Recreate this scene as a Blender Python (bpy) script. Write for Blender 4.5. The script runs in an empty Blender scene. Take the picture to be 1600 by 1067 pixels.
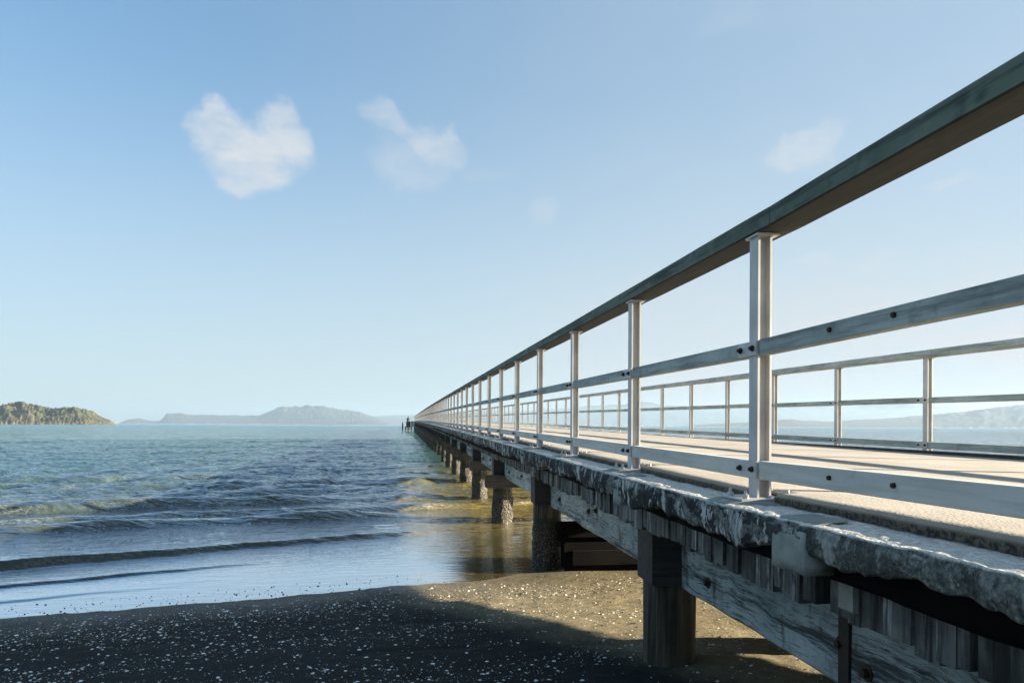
import bpy, math, random
import numpy as np
from math import radians, sin, cos, pi
random.seed(7)
rng = np.random.default_rng(7)
sc = bpy.context.scene
col = sc.collection

# ------------------------------------------------------------------ camera, sky, sun, exposure
CZ = 1.77                                   # eye height over the water (water level z = 0)
cam_d = bpy.data.cameras.new('camera'); cam = bpy.data.objects.new('camera', cam_d); col.objects.link(cam)
cam.location = (0, 0, CZ)
YAW = math.atan(162/1150)
from mathutils import Matrix, Vector, Euler
cam.matrix_world = (Matrix.Translation((0, 0, CZ)) @ Matrix.Rotation(-YAW, 4, 'Z') @ Matrix.Rotation(radians(90), 4, 'X')
                    @ Matrix.Rotation(0.0050, 4, 'Z'))
cam_d.sensor_width = 36; cam_d.lens = 36*1150/1600
cam_d.shift_y = 0.0816; cam_d.clip_start = 0.05; cam_d.clip_end = 30000
sc.camera = cam

SUN_DIR = Vector((0.985, -0.15, 0.0)).normalized()
SUN_EL = math.atan(0.98/4.3)
sv = Vector((SUN_DIR.x*cos(SUN_EL), SUN_DIR.y*cos(SUN_EL), sin(SUN_EL)))
sun_d = bpy.data.lights.new('sun', 'SUN'); sun = bpy.data.objects.new('sun', sun_d); col.objects.link(sun)
sun_d.energy = 5.0; sun_d.angle = radians(0.5); sun_d.color = (1.0, 0.86, 0.66)
sun.rotation_euler = sv.to_track_quat('Z', 'Y').to_euler()
sun.location = (20, -5, 15)

world = bpy.data.worlds.new('World'); sc.world = world; world.use_nodes = True
sc.view_settings.view_transform = 'Standard'; sc.view_settings.look = 'None'
sc.view_settings.gamma = 1; sc.view_settings.exposure = 2.65
sc.cycles.volume_bounces = 1
sc.cycles.max_bounces = 8

# ------------------------------------------------------------------ node helper
class NT:
    def __init__(s, tree):
        s.t = tree; s.n = tree.nodes; s.l = tree.links
    def new(s, kind, inputs=None, **props):
        n = s.n.new(kind)
        for k, v in props.items(): setattr(n, k, v)
        for k, v in (inputs or {}).items(): s.set(n, k, v)
        return n
    def set(s, n, k, v):
        i = n.inputs[k]
        if hasattr(v, 'is_linked') or hasattr(v, 'links'): s.l.new(v, i)
        elif hasattr(v, 'outputs'): s.l.new(v.outputs[0], i)
        else: i.default_value = v
    def math(s, op, a, b=0.0, c=None, clamp=False):
        n = s.new('ShaderNodeMath', {0: a, 1: b}, operation=op, use_clamp=clamp)
        if c is not None: s.set(n, 2, c)
        return n.outputs[0]
    def vmath(s, op, a, b=(0, 0, 0), out=0):
        n = s.new('ShaderNodeVectorMath', {0: a, 1: b}, operation=op)
        return n.outputs[out]
    def rng(s, v, a, b, c=0.0, d=1.0, smooth=False):
        n = s.new('ShaderNodeMapRange', {0: v, 1: a, 2: b, 3: c, 4: d})
        if smooth: n.interpolation_type = 'SMOOTHSTEP'
        return n.outputs[0]
    def noise(s, vec, scale, detail=4, rough=0.55, out=0, **kw):
        n = s.new('ShaderNodeTexNoise', {'Vector': vec, 'Scale': scale, 'Detail': detail, 'Roughness': rough})
        return n.outputs[out]
    def mix(s, f, a, b, blend='MIX'):
        n = s.new('ShaderNodeMix', data_type='RGBA', blend_type=blend)
        s.set(n, 0, f); s.set(n, 6, a); s.set(n, 7, b)
        return n.outputs[2]
    def mapping(s, vec, scale=(1, 1, 1), loc=(0, 0, 0), rot=(0, 0, 0)):
        return s.new('ShaderNodeMapping', {'Vector': vec, 'Scale': scale, 'Location': loc, 'Rotation': rot}).outputs[0]

def C(r, g, b): return (r, g, b, 1)

def mat(name, build):
    m = bpy.data.materials.new(name); m.use_nodes = True
    t = NT(m.node_tree)
    p = m.node_tree.nodes['Principled BSDF']
    build(t, p)
    return m

# ------------------------------------------------------------------ sky with clouds (directions in the world)
def build_world():
    t = NT(world.node_tree)
    bg = world.node_tree.nodes['Background']
    sky = t.new('ShaderNodeTexSky', sky_type='NISHITA')
    sky.sun_disc = False; sky.sun_elevation = SUN_EL
    sky.sun_rotation = math.atan2(SUN_DIR.x, SUN_DIR.y)
    sky.altitude = 0; sky.air_density = 1.0; sky.dust_density = 0.1; sky.ozone_density = 3.0
    d = t.new('ShaderNodeTexCoord').outputs['Generated']
    nz = t.noise(d, 9, 4, .6, out=1)
    off = t.vmath('MULTIPLY', t.vmath('SUBTRACT', nz, (.5, .5, .5)), (.075, .075, .075))
    nz2 = t.noise(d, 34, 3, .6, out=1)
    off2 = t.vmath('MULTIPLY', t.vmath('SUBTRACT', nz2, (.5, .5, .5)), (.03, .03, .03))
    dd = t.vmath('ADD', t.vmath('ADD', d, off), off2)
    # (azimuth right of the pier axis in degrees, elevation in degrees, half width, half height, strength, tilt)
    clouds = CLOUDS
    tot = None
    for az, el, w, h, st, tilt in clouds:
        a, e = radians(az), radians(el)
        c = Vector((sin(a)*cos(e), cos(a)*cos(e), sin(e)))
        r = Vector((cos(a), -sin(a), 0)); u = r.cross(c)
        ct, s_ = cos(radians(tilt)), sin(radians(tilt))
        r2 = r*ct+u*s_; u2 = u*ct-r*s_
        x = t.vmath('DOT_PRODUCT', dd, tuple(r2/sin(radians(w))), out=1)
        y = t.vmath('DOT_PRODUCT', dd, tuple(u2/sin(radians(h))), out=1)
        x0 = c.dot(r2)/sin(radians(w)); y0 = c.dot(u2)/sin(radians(h))
        x = t.math('SUBTRACT', x, x0); y = t.math('SUBTRACT', y, y0)
        rr = t.math('ADD', t.math('MULTIPLY', x, x), t.math('MULTIPLY', y, y))
        m = t.rng(rr, 1.25, .25, 0, st, True)
        front = t.math('GREATER_THAN', t.vmath('DOT_PRODUCT', d, tuple(c), out=1), 0.3)
        m = t.math('MULTIPLY', m, front)
        tot = m if tot is None else t.math('MAXIMUM', tot, m)
    wisp = t.noise(t.mapping(d, (1, 1, 2.2)), 14, 6, .62)
    tot = t.math('MULTIPLY', tot, t.rng(wisp, .34, .62, .35, 1.0))
    # low veil of cloud over the far shore
    z = t.new('ShaderNodeSeparateXYZ', {0: d}).outputs
    bank_n = t.noise(t.mapping(d, (1, 1, 3.4)), 6.5, 6, .62)
    side = t.rng(z[0], .05, .45, 0, 1, True)
    low = t.math('MULTIPLY', t.rng(z[2], .005, .05, .3, 1, True), t.rng(z[2], .24, .08, 0, 1, True))
    bank = t.math('MULTIPLY', t.math('MULTIPLY', t.rng(bank_n, .40, .60, .30, 1.0), low), side)
    gm = t.new('ShaderNodeGamma', {0: sky.outputs[0], 1: .60}).outputs[0]
    tint = t.mix(1.0, gm, SKY_TINT, 'MULTIPLY')
    veil = t.math('MULTIPLY', t.rng(z[0], -.35, .75, .0, .85, True), t.rng(t.noise(t.mapping(d, (1, 1, 1.6)), 2.2, 5, .55), .3, .7, .65, 1.0))
    tint = t.mix(veil, tint, VEIL_COL)
    pale = t.math('MULTIPLY', t.rng(z[2], .46, .0, 0, .85, True), t.rng(z[0], -.6, .3, .75, 1.0))
    tint = t.mix(pale, tint, PALE_COL)
    out = t.mix(bank, t.mix(tot, tint, CLOUD_COL), BANK_COL)
    t.l.new(out, bg.inputs['Color']); bg.inputs['Strength'].default_value = 0.05
SKY_TINT = C(.82, 1.06, 1.22)
CLOUD_COL = C(2.45, 2.5, 2.55)
BANK_COL = C(2.22, 2.24, 2.34)
PALE_COL = C(2.05, 2.36, 2.5)
VEIL_COL = C(1.62, 1.98, 2.32)
CLOUDS = [(-14.0, 20.2, 2.2, 2.0, .85, 0), (-9.6, 20.3, 2.1, 2.1, .8, 0), (-11.8, 19.0, 3.1, 2.5, .9, 0), (-12.6, 17.6, 1.9, 1.4, .7, 0),
          (-1.9, 22.2, 2.0, 1.3, .55, -12), (2.0, 20.6, 2.8, 1.6, .6, -24), (.4, 19.2, 3.4, 1.8, .32, -10), (6.5, 19.0, 2.2, .6, .10, 0),
          (29.6, 19.4, 2.7, 1.5, .6, 18), (31, 20.2, 1.4, 1.0, .4, 0), (10.5, 16.0, 1.2, .8, .2, 0),
          (38.4, 15.7, 1.9, .55, .35, 0), (30.2, 11.8, 1.6, .5, .3, 0), (34, 11, 1.4, .45, .3, 0), (24.5, 28, 2.0, 1.2, .12, 30)]
build_world()

# ------------------------------------------------------------------ numpy noise
_P = rng.permutation(512).astype(np.int64); _P = np.concatenate([_P, _P, _P])
_G = rng.uniform(0, 2*pi, 512)
def perlin(x, y):
    xi = np.floor(x).astype(np.int64); yi = np.floor(y).astype(np.int64)
    xf = x-xi; yf = y-yi; xi &= 511; yi &= 511
    def g(ix, iy, fx, fy):
        h = _G[_P[_P[ix & 511]+(iy & 511)]]
        return np.cos(h)*fx+np.sin(h)*fy
    u = xf*xf*xf*(xf*(xf*6-15)+10); v = yf*yf*yf*(yf*(yf*6-15)+10)
    a = g(xi, yi, xf, yf)*(1-u)+g(xi+1, yi, xf-1, yf)*u
    b = g(xi, yi+1, xf, yf-1)*(1-u)+g(xi+1, yi+1, xf-1, yf-1)*u
    return (a*(1-v)+b*v)*1.4
def fbm(x, y, o=4, g=.5):
    r = 0; a = 1.0
    x = np.asarray(x, float); y = np.asarray(y, float)
    for k in range(o):
        r = r+a*perlin(x*2**k+17.3*k, y*2**k+5.1*k); a *= g
    return r
def sst(a, b, x):
    t = np.clip((x-a)/(b-a), 0, 1); return t*t*(3-2*t)

# ------------------------------------------------------------------ mesh helpers
class MB:
    def __init__(s): s.v = []; s.f = []
    def add(s, verts, faces):
        o = len(s.v); s.v += [tuple(map(float, p)) for p in verts]; s.f += [tuple(o+i for i in f) for f in faces]
        return s
    def box(s, x0, x1, y0, y1, z0, z1, b=0.0, shear=0.0):
        # a box with chamfered long edges; shear = z gain per metre of y
        if b <= 0:
            vs = [(x, y, z+shear*(y-y0)) for y in (y0, y1) for x, z in ((x0, z0), (x1, z0), (x1, z1), (x0, z1))]
            return s.add(vs, [(0, 1, 2, 3), (4, 7, 6, 5), (0, 4, 5, 1), (1, 5, 6, 2), (2, 6, 7, 3), (3, 7, 4, 0)])
        pr = [(x0+b, z0), (x1-b, z0), (x1, z0+b), (x1, z1-b), (x1-b, z1), (x0+b, z1), (x0, z1-b), (x0, z0+b)]
        vs = [(x, y, z+shear*(y-y0)) for y in (y0, y1) for x, z in pr]
        fs = [tuple(range(8)), tuple(range(15, 7, -1))]+[(i, 8+i, 8+(i+1) % 8, (i+1) % 8) for i in range(8)]
        return s.add(vs, fs)
    def cyl(s, p0, p1, r0, r1=None, n=12):
        r1 = r0 if r1 is None else r1
        p0 = Vector(p0); p1 = Vector(p1); a = (p1-p0).normalized()
        q = a.orthogonal().normalized(); w = a.cross(q)
        vs = []
        for p, r in ((p0, r0), (p1, r1)):
            for i in range(n):
                t = 2*pi*i/n; vs.append(p+q*cos(t)*r+w*sin(t)*r)
        return s.add(vs, [tuple(range(n-1, -1, -1)), tuple(range(n, 2*n))]+[(i, (i+1) % n, n+(i+1) % n, n+i) for i in range(n)])
    def lathe(s, prof, c=(0, 0, 0), n=12):
        vs = []
        for r, z in prof:
            for i in range(n): vs.append((c[0]+r*cos(2*pi*i/n), c[1]+r*sin(2*pi*i/n), c[2]+z))
        m = len(prof); fs = []
        for k in range(m-1):
            for i in range(n): fs.append((k*n+i, k*n+(i+1) % n, (k+1)*n+(i+1) % n, (k+1)*n+i))
        fs += [tuple(range(n-1, -1, -1)), tuple(range((m-1)*n, m*n))]
        return s.add(vs, fs)
    def mesh(s, name, m, smooth=False):
        me = bpy.data.meshes.new(name); me.from_pydata(s.v, [], s.f)
        import bmesh
        bm = bmesh.new(); bm.from_mesh(me); bmesh.ops.recalc_face_normals(bm, faces=bm.faces); bm.to_mesh(me); bm.free()
        if smooth: me.polygons.foreach_set('use_smooth', [True]*len(me.polygons))
        me.materials.append(m); return me
    def build(s, name, m, parent=None, smooth=False, loc=None):
        return obj(name, s.mesh(name, m, smooth), parent, loc)
def obj(name, me, parent=None, loc=None):
    o = bpy.data.objects.new(name, me); col.objects.link(o)
    if parent: o.parent = parent
    if loc is not None: o.location = loc
    return o
def tag(o, label=None, cat=None, group=None, kind=None):
    if label: o['label'] = label
    if cat: o['category'] = cat
    if group: o['group'] = group
    if kind: o['kind'] = kind
    return o
def empty(name, loc=(0, 0, 0)):
    o = bpy.data.objects.new(name, None); col.objects.link(o); o.location = loc; o.empty_display_size = .2
    return o
def np_mesh(name, V, F, m, smooth=True):
    me = bpy.data.meshes.new(name)
    V = np.asarray(V, np.float32); F = np.asarray(F, np.int32); k = F.shape[1]
    me.vertices.add(len(V)); me.vertices.foreach_set('co', V.ravel())
    me.loops.add(F.size); me.loops.foreach_set('vertex_index', F.ravel())
    me.polygons.add(len(F)); me.polygons.foreach_set('loop_start', np.arange(0, F.size, k, dtype=np.int32))
    me.polygons.foreach_set('loop_total', np.full(len(F), k, np.int32))
    me.polygons.foreach_set('use_smooth', np.full(len(F), smooth))
    me.update(calc_edges=True); me.validate(); me.materials.append(m)
    return me
def grid_faces(nu, nv, wrap=False):
    i = np.arange(nu-1)[:, None]*nv; j = np.arange(nv-1)[None, :]
    a = (i+j).ravel(); return np.stack([a, a+1, a+nv+1, a+nv], 1)

# ------------------------------------------------------------------ materials
def m_sand(t, p):
    pos = t.new('ShaderNodeNewGeometry').outputs['Position']
    s = t.new('ShaderNodeSeparateXYZ', {0: pos}).outputs
    offs = t.math('SUBTRACT', t.math('SUBTRACT', s[1], t.math('MULTIPLY', s[0], .26)), 8.15)
    n1 = t.noise(pos, 1.1, 5, .6); n2 = t.noise(pos, 14, 5, .65); n3 = t.noise(pos, 130, 3, .6)
    wet = t.rng(t.math('ADD', offs, t.math('MULTIPLY', t.math('SUBTRACT', n1, .5), 1.2)), -1.5, -.1, 0, 1, True)
    lit_patch = t.rng(t.math('ADD', t.math('ADD', s[0], t.math('MULTIPLY', t.math('SUBTRACT', s[1], 5.5), .6)), t.math('MULTIPLY', t.math('SUBTRACT', n1, .5), 1.0)), .8, 1.5, 0, 1, True)  # sun patch and shade painted into the sand: pale here, dark elsewhere
    c = t.mix(lit_patch, t.mix(t.rng(n2, .35, .7), C(.009, .013, .0145), C(.023, .028, .027)), t.mix(t.rng(n2, .35, .7), C(.20, .172, .108), C(.33, .285, .185)))
    c = t.mix(t.rng(n3, .3, .72), t.mix(.5, c, C(.03, .026, .018)), c)
    c = t.mix(t.math('MULTIPLY', wet, .35), c, C(.032, .028, .020))
    t.set(p, 'Base Color', c)
    t.set(p, 'Roughness', t.rng(wet, 0, 1, .85, .40))
    t.set(p, 'Specular IOR Level', .10)
    h = t.math('ADD', t.math('MULTIPLY', n3, .4), t.math('MULTIPLY', n2, .8))
    t.set(p, 'Normal', t.new('ShaderNodeBump', {'Height': h, 'Strength': .8, 'Distance': .012}).outputs[0])
M_sand = mat('wet sand', m_sand)

def m_water(t, p):
    pos = t.new('ShaderNodeNewGeometry').outputs['Position']
    s = t.new('ShaderNodeSeparateXYZ', {0: pos}).outputs
    offs = t.math('SUBTRACT', t.math('SUBTRACT', s[1], t.math('MULTIPLY', s[0], .26)), 8.15)
    n1 = t.noise(pos, .25, 4, .6); n2 = t.noise(pos, 9, 4, .6)
    deep = t.rng(t.math('SUBTRACT', offs, t.math('MULTIPLY', t.math('MINIMUM', s[0], 0.0), .25)), 5, 28, 0, 1)
    shallow = t.mix(t.rng(n2, .35, .65), C(.125, .098, .026), C(.22, .172, .05))
    shallow = t.mix(t.rng(s[0], .5, -.9), shallow, t.mix(t.rng(n2, .35, .65), C(.034, .038, .028), C(.055, .055, .038)))
    c = t.mix(deep, shallow, C(.026, .066, .060))
    c = t.mix(t.rng(offs, 40, 260, 0, 1), c, C(.010, .10, .108))
    c = t.mix(t.rng(n1, .4, .7, 0, .35), c, C(.035, .060, .045))
    at = t.new('ShaderNodeAttribute', attribute_name='foam').outputs['Fac']
    fn = t.noise(t.mapping(pos, (.6, 1.6, 1)), 22, 5, .7)
    foam = t.math('MULTIPLY', at, t.rng(fn, .46, .66, 0, .75), clamp=True)
    c = t.mix(foam, c, C(.72, .72, .70))
    t.set(p, 'Base Color', c)
    t.set(p, 'Roughness', t.math('MAXIMUM', t.rng(offs, 3, 400, .03, .2), t.math('MULTIPLY', foam, .7)))
    p.inputs['IOR'].default_value = 1.33; p.inputs['Specular IOR Level'].default_value = .3
    r1 = t.noise(t.mapping(pos, (.38, 1.7, 1), rot=(0, 0, radians(-14))), 4.5, 5, .6)
    r2 = t.noise(t.mapping(pos, (.36, 1.4, 1), rot=(0, 0, radians(-10))), 1.3, 5, .6)
    calm = t.rng(offs, .5, 9, .04, 1, True)
    h = t.math('ADD', t.math('MULTIPLY', t.math('MULTIPLY', r1, .15), calm),
               t.math('MULTIPLY', t.math('MULTIPLY', r2, .42), t.rng(offs, 6, 30, 0, 1)))
    bump = t.new('ShaderNodeBump', {'Height': h, 'Strength': 1, 'Distance': 1.0}).outputs[0]
    t.set(p, 'Normal', bump)
    # strong grazing reflection of smooth water, falling off quickly on facets turned to the viewer
    facing = t.new('ShaderNodeLayerWeight', {'Blend': .5, 'Normal': bump}).outputs['Facing']
    fr = t.math('MULTIPLY', t.rng(facing, .46, .84, .02, 1.0, True), t.rng(offs, 8, 90, .80, .42))
    fr = t.math('MULTIPLY', fr, t.math('SUBTRACT', 1.0, foam))
    gl = t.new('ShaderNodeBsdfGlossy', {'Color': C(.93, .96, 1.0), 'Roughness': t.rng(offs, 3, 400, .02, .16), 'Normal': bump})
    mx = t.new('ShaderNodeMixShader', {0: fr, 1: p.outputs[0], 2: gl.outputs[0]})
    t.l.new(mx.outputs[0], t.n['Material Output'].inputs['Surface'])
M_water = mat('shallow sea water', m_water)

def m_concrete(t, p):
    pos = t.new('ShaderNodeNewGeometry').outputs['Position']
    nrm = t.new('ShaderNodeSeparateXYZ', {0: t.new('ShaderNodeNewGeometry').outputs['Normal']}).outputs
    sp = t.new('ShaderNodeSeparateXYZ', {0: pos}).outputs
    n1 = t.noise(pos, 5, 6, .65); n2 = t.noise(pos, 38, 5, .7); n3 = t.noise(pos, 120, 3, .7)
    vor = t.new('ShaderNodeTexVoronoi', {'Vector': pos, 'Scale': 70.0}).outputs['Distance']
    c = t.mix(t.rng(n1, .35, .65), C(.12, .13, .105), C(.28, .295, .26))
    c = t.mix(t.rng(n2, .42, .60, 0, .85), c, C(.028, .034, .024))
    c = t.mix(t.rng(vor, .10, .32, .8, 0), c, C(.34, .33, .29))
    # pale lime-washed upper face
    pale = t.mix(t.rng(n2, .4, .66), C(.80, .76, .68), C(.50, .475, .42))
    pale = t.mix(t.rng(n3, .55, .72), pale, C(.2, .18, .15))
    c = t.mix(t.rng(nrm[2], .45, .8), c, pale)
    # flaking black coating and pale paint left on the sides
    bk = t.noise(t.mapping(pos, (1, 1.3, 2.2)), 4.5, 6, .62)
    sd = t.rng(nrm[2], .45, .2)
    c = t.mix(t.math('MULTIPLY', t.math('MULTIPLY', t.rng(bk, .465, .475), t.rng(sp[1], 1.6, 2.6, .25, 1.0)), sd), c, C(.010, .013, .014))
    c = t.mix(t.math('MULTIPLY', t.math('MULTIPLY', t.rng(t.noise(t.mapping(pos, (1, 1.6, .8)), 7, 6, .68), .555, .565), t.rng(sp[1], 1.6, 2.6, .3, 1.0)), sd), c, C(.50, .50, .46))
    # vertical run-off streaks on the sides
    st = t.noise(t.mapping(pos, (1, 9, .7)), 3, 5, .7)
    side = t.rng(nrm[2], .6, .2)
    c = t.mix(t.math('MULTIPLY', t.rng(st, .48, .64, 0, .75), side), c, C(.03, .035, .03))
    t.set(p, 'Base Color', c); p.inputs['Roughness'].default_value = .9
    h = t.math('ADD', t.math('MULTIPLY', n2, 1.2), t.math('ADD', t.math('MULTIPLY', n3, .5), t.math('MULTIPLY', vor, -.7)))
    t.set(p, 'Normal', t.new('ShaderNodeBump', {'Height': h, 'Strength': .8, 'Distance': .008}).outputs[0])
M_conc = mat('weathered concrete', m_concrete)

def m_patch(t, p):
    pos = t.new('ShaderNodeNewGeometry').outputs['Position']
    n1 = t.noise(pos, 12, 5, .6); n2 = t.noise(pos, 90, 3, .6)
    c = t.mix(t.rng(n1, .35, .65), C(.20, .21, .185), C(.31, .32, .285))
    t.set(p, 'Base Color', t.mix(t.rng(n2, .55, .75, 0, .5), c, C(.2, .2, .18))); p.inputs['Roughness'].default_value = .85
    t.set(p, 'Normal', t.new('ShaderNodeBump', {'Height': n2, 'Strength': .35, 'Distance': .004}).outputs[0])
M_patch = mat('smooth repair mortar', m_patch)

def m_topping(t, p):
    pos = t.new('ShaderNodeNewGeometry').outputs['Position']
    nrm = t.new('ShaderNodeSeparateXYZ', {0: t.new('ShaderNodeNewGeometry').outputs['Normal']}).outputs
    n1 = t.noise(pos, 2.2, 5, .6); n2 = t.noise(pos, 60, 4, .7)
    vor = t.new('ShaderNodeTexVoronoi', {'Vector': pos, 'Scale': 95.0}).outputs
    top = t.mix(t.rng(n1, .35, .65), C(.27, .245, .205), C(.36, .33, .285))
    top = t.mix(t.rng(n2, .5, .7, 0, .5), top, C(.18, .15, .115))
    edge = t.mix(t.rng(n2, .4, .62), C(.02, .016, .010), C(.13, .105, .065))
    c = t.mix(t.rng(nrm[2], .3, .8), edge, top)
    t.set(p, 'Base Color', c); p.inputs['Roughness'].default_value = .95
    h = t.math('ADD', n2, t.math('MULTIPLY', vor[0], -1.0))
    t.set(p, 'Normal', t.new('ShaderNodeBump', {'Height': h, 'Strength': .5, 'Distance': .0025}).outputs[0])
M_top = mat('deck chip seal', m_topping)

def m_timber(base1, base2, dark, rough=.85, axis='Y', streak=0.5, bump=.004):
    def f(t, p):
        oc = t.new('ShaderNodeNewGeometry').outputs['Position']
        sc_ = {'Y': (14, .8, 14), 'Z': (12, 12, .9), 'X': (.8, 14, 14)}[axis]
        g = t.noise(t.mapping(oc, sc_), 2.2, 7, .7)
        g2 = t.noise(t.mapping(oc, sc_), 9, 4, .7)
        n = t.noise(oc, 1.9, 5, .6)
        nb = t.noise(oc, 11, 4, .65)
        c = t.mix(t.rng(n, .35, .65), base1, base2)
        c = t.mix(t.rng(g, .46, .62, 0, streak), c, dark)
        c = t.mix(t.rng(nb, .56, .7, 0, .45), c, dark)
        t.set(p, 'Base Color', c); p.inputs['Roughness'].default_value = rough
        h = t.math('ADD', t.math('MULTIPLY', g, 1.0), t.math('MULTIPLY', g2, .5))
        t.set(p, 'Normal', t.new('ShaderNodeBump', {'Height': h, 'Strength': .9, 'Distance': bump}).outputs[0])
    return f
M_rail = mat('grey weathered rail timber', m_timber(C(.33, .37, .335), C(.48, .52, .475), C(.15, .155, .13), .85, 'Y', .7, .002))
M_rail_low = mat('pale weathered rail timber', m_timber(C(.52, .51, .46), C(.62, .61, .55), C(.36, .35, .31), .8, 'Y', .5, .0012))
def m_hand(t, p):
    m_timber(C(.075, .100, .072), C(.155, .19, .145), C(.016, .028, .02), .85, 'Y', .75, .003)(t, p)
    src = p.inputs['Base Color'].links[0].from_socket
    gp = t.new('ShaderNodeNewGeometry').outputs['Position']
    kn = t.new('ShaderNodeTexVoronoi', {'Vector': t.mapping(gp, (1, 1, 2)), 'Scale': 2.6}).outputs['Distance']
    src = t.mix(t.rng(kn, .10, .02, 0, .8), src, C(.015, .025, .022))
    src = t.mix(t.rng(t.noise(gp, 5, 5, .65), .55, .7, 0, .6), src, C(.20, .25, .20))
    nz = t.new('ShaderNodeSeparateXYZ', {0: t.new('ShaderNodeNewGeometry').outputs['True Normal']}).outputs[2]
    # shade under the rail put into the colour of its downward faces
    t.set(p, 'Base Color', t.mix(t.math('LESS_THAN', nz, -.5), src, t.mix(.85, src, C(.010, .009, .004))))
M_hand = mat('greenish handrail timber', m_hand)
def m_girder(t, p):
    oc = t.new('ShaderNodeNewGeometry').outputs['Position']
    w = t.noise(oc, 2.5, 3, .5, out=1)
    v = t.vmath('ADD', oc, t.vmath('MULTIPLY', w, (.0, .0, .10)))
    g = t.noise(t.mapping(v, (10, .55, 10)), 1.6, 8, .78)
    g2 = t.noise(t.mapping(v, (10, 1.2, 16)), 5, 6, .75)
    n = t.noise(oc, 1.6, 5, .65); nb = t.noise(oc, 6, 6, .7)
    c = t.mix(t.rng(n, .35, .65), C(.19, .245, .235), C(.50, .555, .535))
    c = t.mix(t.rng(g, .50, .60, 0, .9), c, C(.030, .036, .032))
    c = t.mix(t.rng(g2, .54, .62, 0, .85), c, C(.02, .024, .022))
    c = t.mix(t.rng(nb, .56, .70, 0, .6), c, C(.05, .058, .05))
    c = t.mix(t.rng(t.noise(t.mapping(oc, (1, 2.5, .9)), 1.7, 4, .7), .58, .68, 0, .8), c, C(.075, .042, .022))
    t.set(p, 'Base Color', c); p.inputs['Roughness'].default_value = .9; p.inputs['Specular IOR Level'].default_value = .2
    h = t.math('ADD', t.math('MULTIPLY', g, -1.0), t.math('MULTIPLY', g2, -.7))
    t.set(p, 'Normal', t.new('ShaderNodeBump', {'Height': h, 'Strength': 1.0, 'Distance': .012}).outputs[0])
M_girder = mat('bleached girder timber', m_girder)
def lowspec(f, v=.08):
    def g(t, p):
        f(t, p); p.inputs['Specular IOR Level'].default_value = v
    return g
M_sill = mat('shade-black sill timber', lowspec(m_timber(C(.003, .003, .003), C(.008, .007, .006), C(.002, .002, .002), .9, 'X', .6, .006)))  # shade below the deck put into the timber colour as near black
M_cap = mat('dark cap timber', m_timber(C(.030, .029, .028), C(.065, .056, .045), C(.008, .008, .007), .8, 'X', .6, .006))
def m_planks(t, p):
    m_timber(C(.05, .052, .048), C(.34, .355, .34), C(.010, .010, .010), .85, 'Z', .9, .008)(t, p)
    geo = t.new('ShaderNodeNewGeometry').outputs; g = geo['Random Per Island']
    src = p.inputs['Base Color'].links[0].from_socket
    c = t.mix(t.rng(g, .45, .95), t.mix(1.0, src, C(.52, .50, .48), 'MULTIPLY'), src)
    # white lime run-off from the slab joints
    lime = t.math('MULTIPLY', t.rng(t.noise(t.mapping(geo['Position'], (1, 7, .5)), 2.6, 5, .65), .57, .64), t.rng(t.noise(geo['Position'], 9, 4, .6), .40, .55))
    t.set(p, 'Base Color', t.mix(t.math('MULTIPLY', lime, .8), c, C(.42, .45, .44)))
M_plank = mat('streaked plank ends', m_planks)

def m_pile(t, p):
    oc = t.new('ShaderNodeNewGeometry').outputs['Position']
    z = t.new('ShaderNodeSeparateXYZ', {0: oc}).outputs[2]
    g = t.noise(t.mapping(oc, (14, 14, .5)), 1.7, 7, .75); n = t.noise(oc, 30, 4, .7); n0 = t.noise(oc, 3, 3, .6)
    vor = t.new('ShaderNodeTexVoronoi', {'Vector': oc, 'Scale': 38.0}).outputs['Distance']
    c = t.mix(t.rng(g, .44, .58), C(.008, .007, .006), C(.12, .10, .065))
    c = t.mix(t.rng(n0, .45, .7, 0, .6), c, C(.06, .052, .018))
    y = t.new('ShaderNodeSeparateXYZ', {0: oc}).outputs[1]
    c = t.mix(t.math('MULTIPLY', t.rng(z, .66, .60), t.rng(y, 7, 9)), c, C(.014, .018, .006))
    barn = t.math('MULTIPLY', t.rng(z, .60, .46), t.rng(y, 7, 9))
    bc = t.mix(t.rng(vor, .1, .42), C(.38, .34, .26), C(.05, .045, .035))
    c = t.mix(t.math('MULTIPLY', barn, t.rng(n, .38, .5)), c, bc)
    t.set(p, 'Base Color', c); p.inputs['Roughness'].default_value = .75
    h = t.math('ADD', t.math('MULTIPLY', g, 2.0), t.math('MULTIPLY', t.math('MULTIPLY', vor, barn), -3.0))
    t.set(p, 'Normal', t.new('ShaderNodeBump', {'Height': h, 'Strength': 1.0, 'Distance': .02}).outputs[0])
M_pile = mat('split pile timber with barnacles', m_pile)

def m_galv(t, p):
    oc = t.new('ShaderNodeNewGeometry').outputs['Position']
    n = t.noise(oc, 6, 4, .6); n2 = t.noise(t.mapping(oc, (20, 20, 2)), 3, 4, .6)
    c = t.mix(t.rng(n, .35, .65), C(.43, .43, .42), C(.54, .535, .52))
    c = t.mix(t.rng(n2, .5, .7, 0, .35), c, C(.40, .38, .35))
    t.set(p, 'Base Color', c); t.set(p, 'Metallic', .25); t.set(p, 'Roughness', t.rng(n2, .3, .7, .42, .6))
M_galv = mat('galvanised steel', m_galv)

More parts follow.
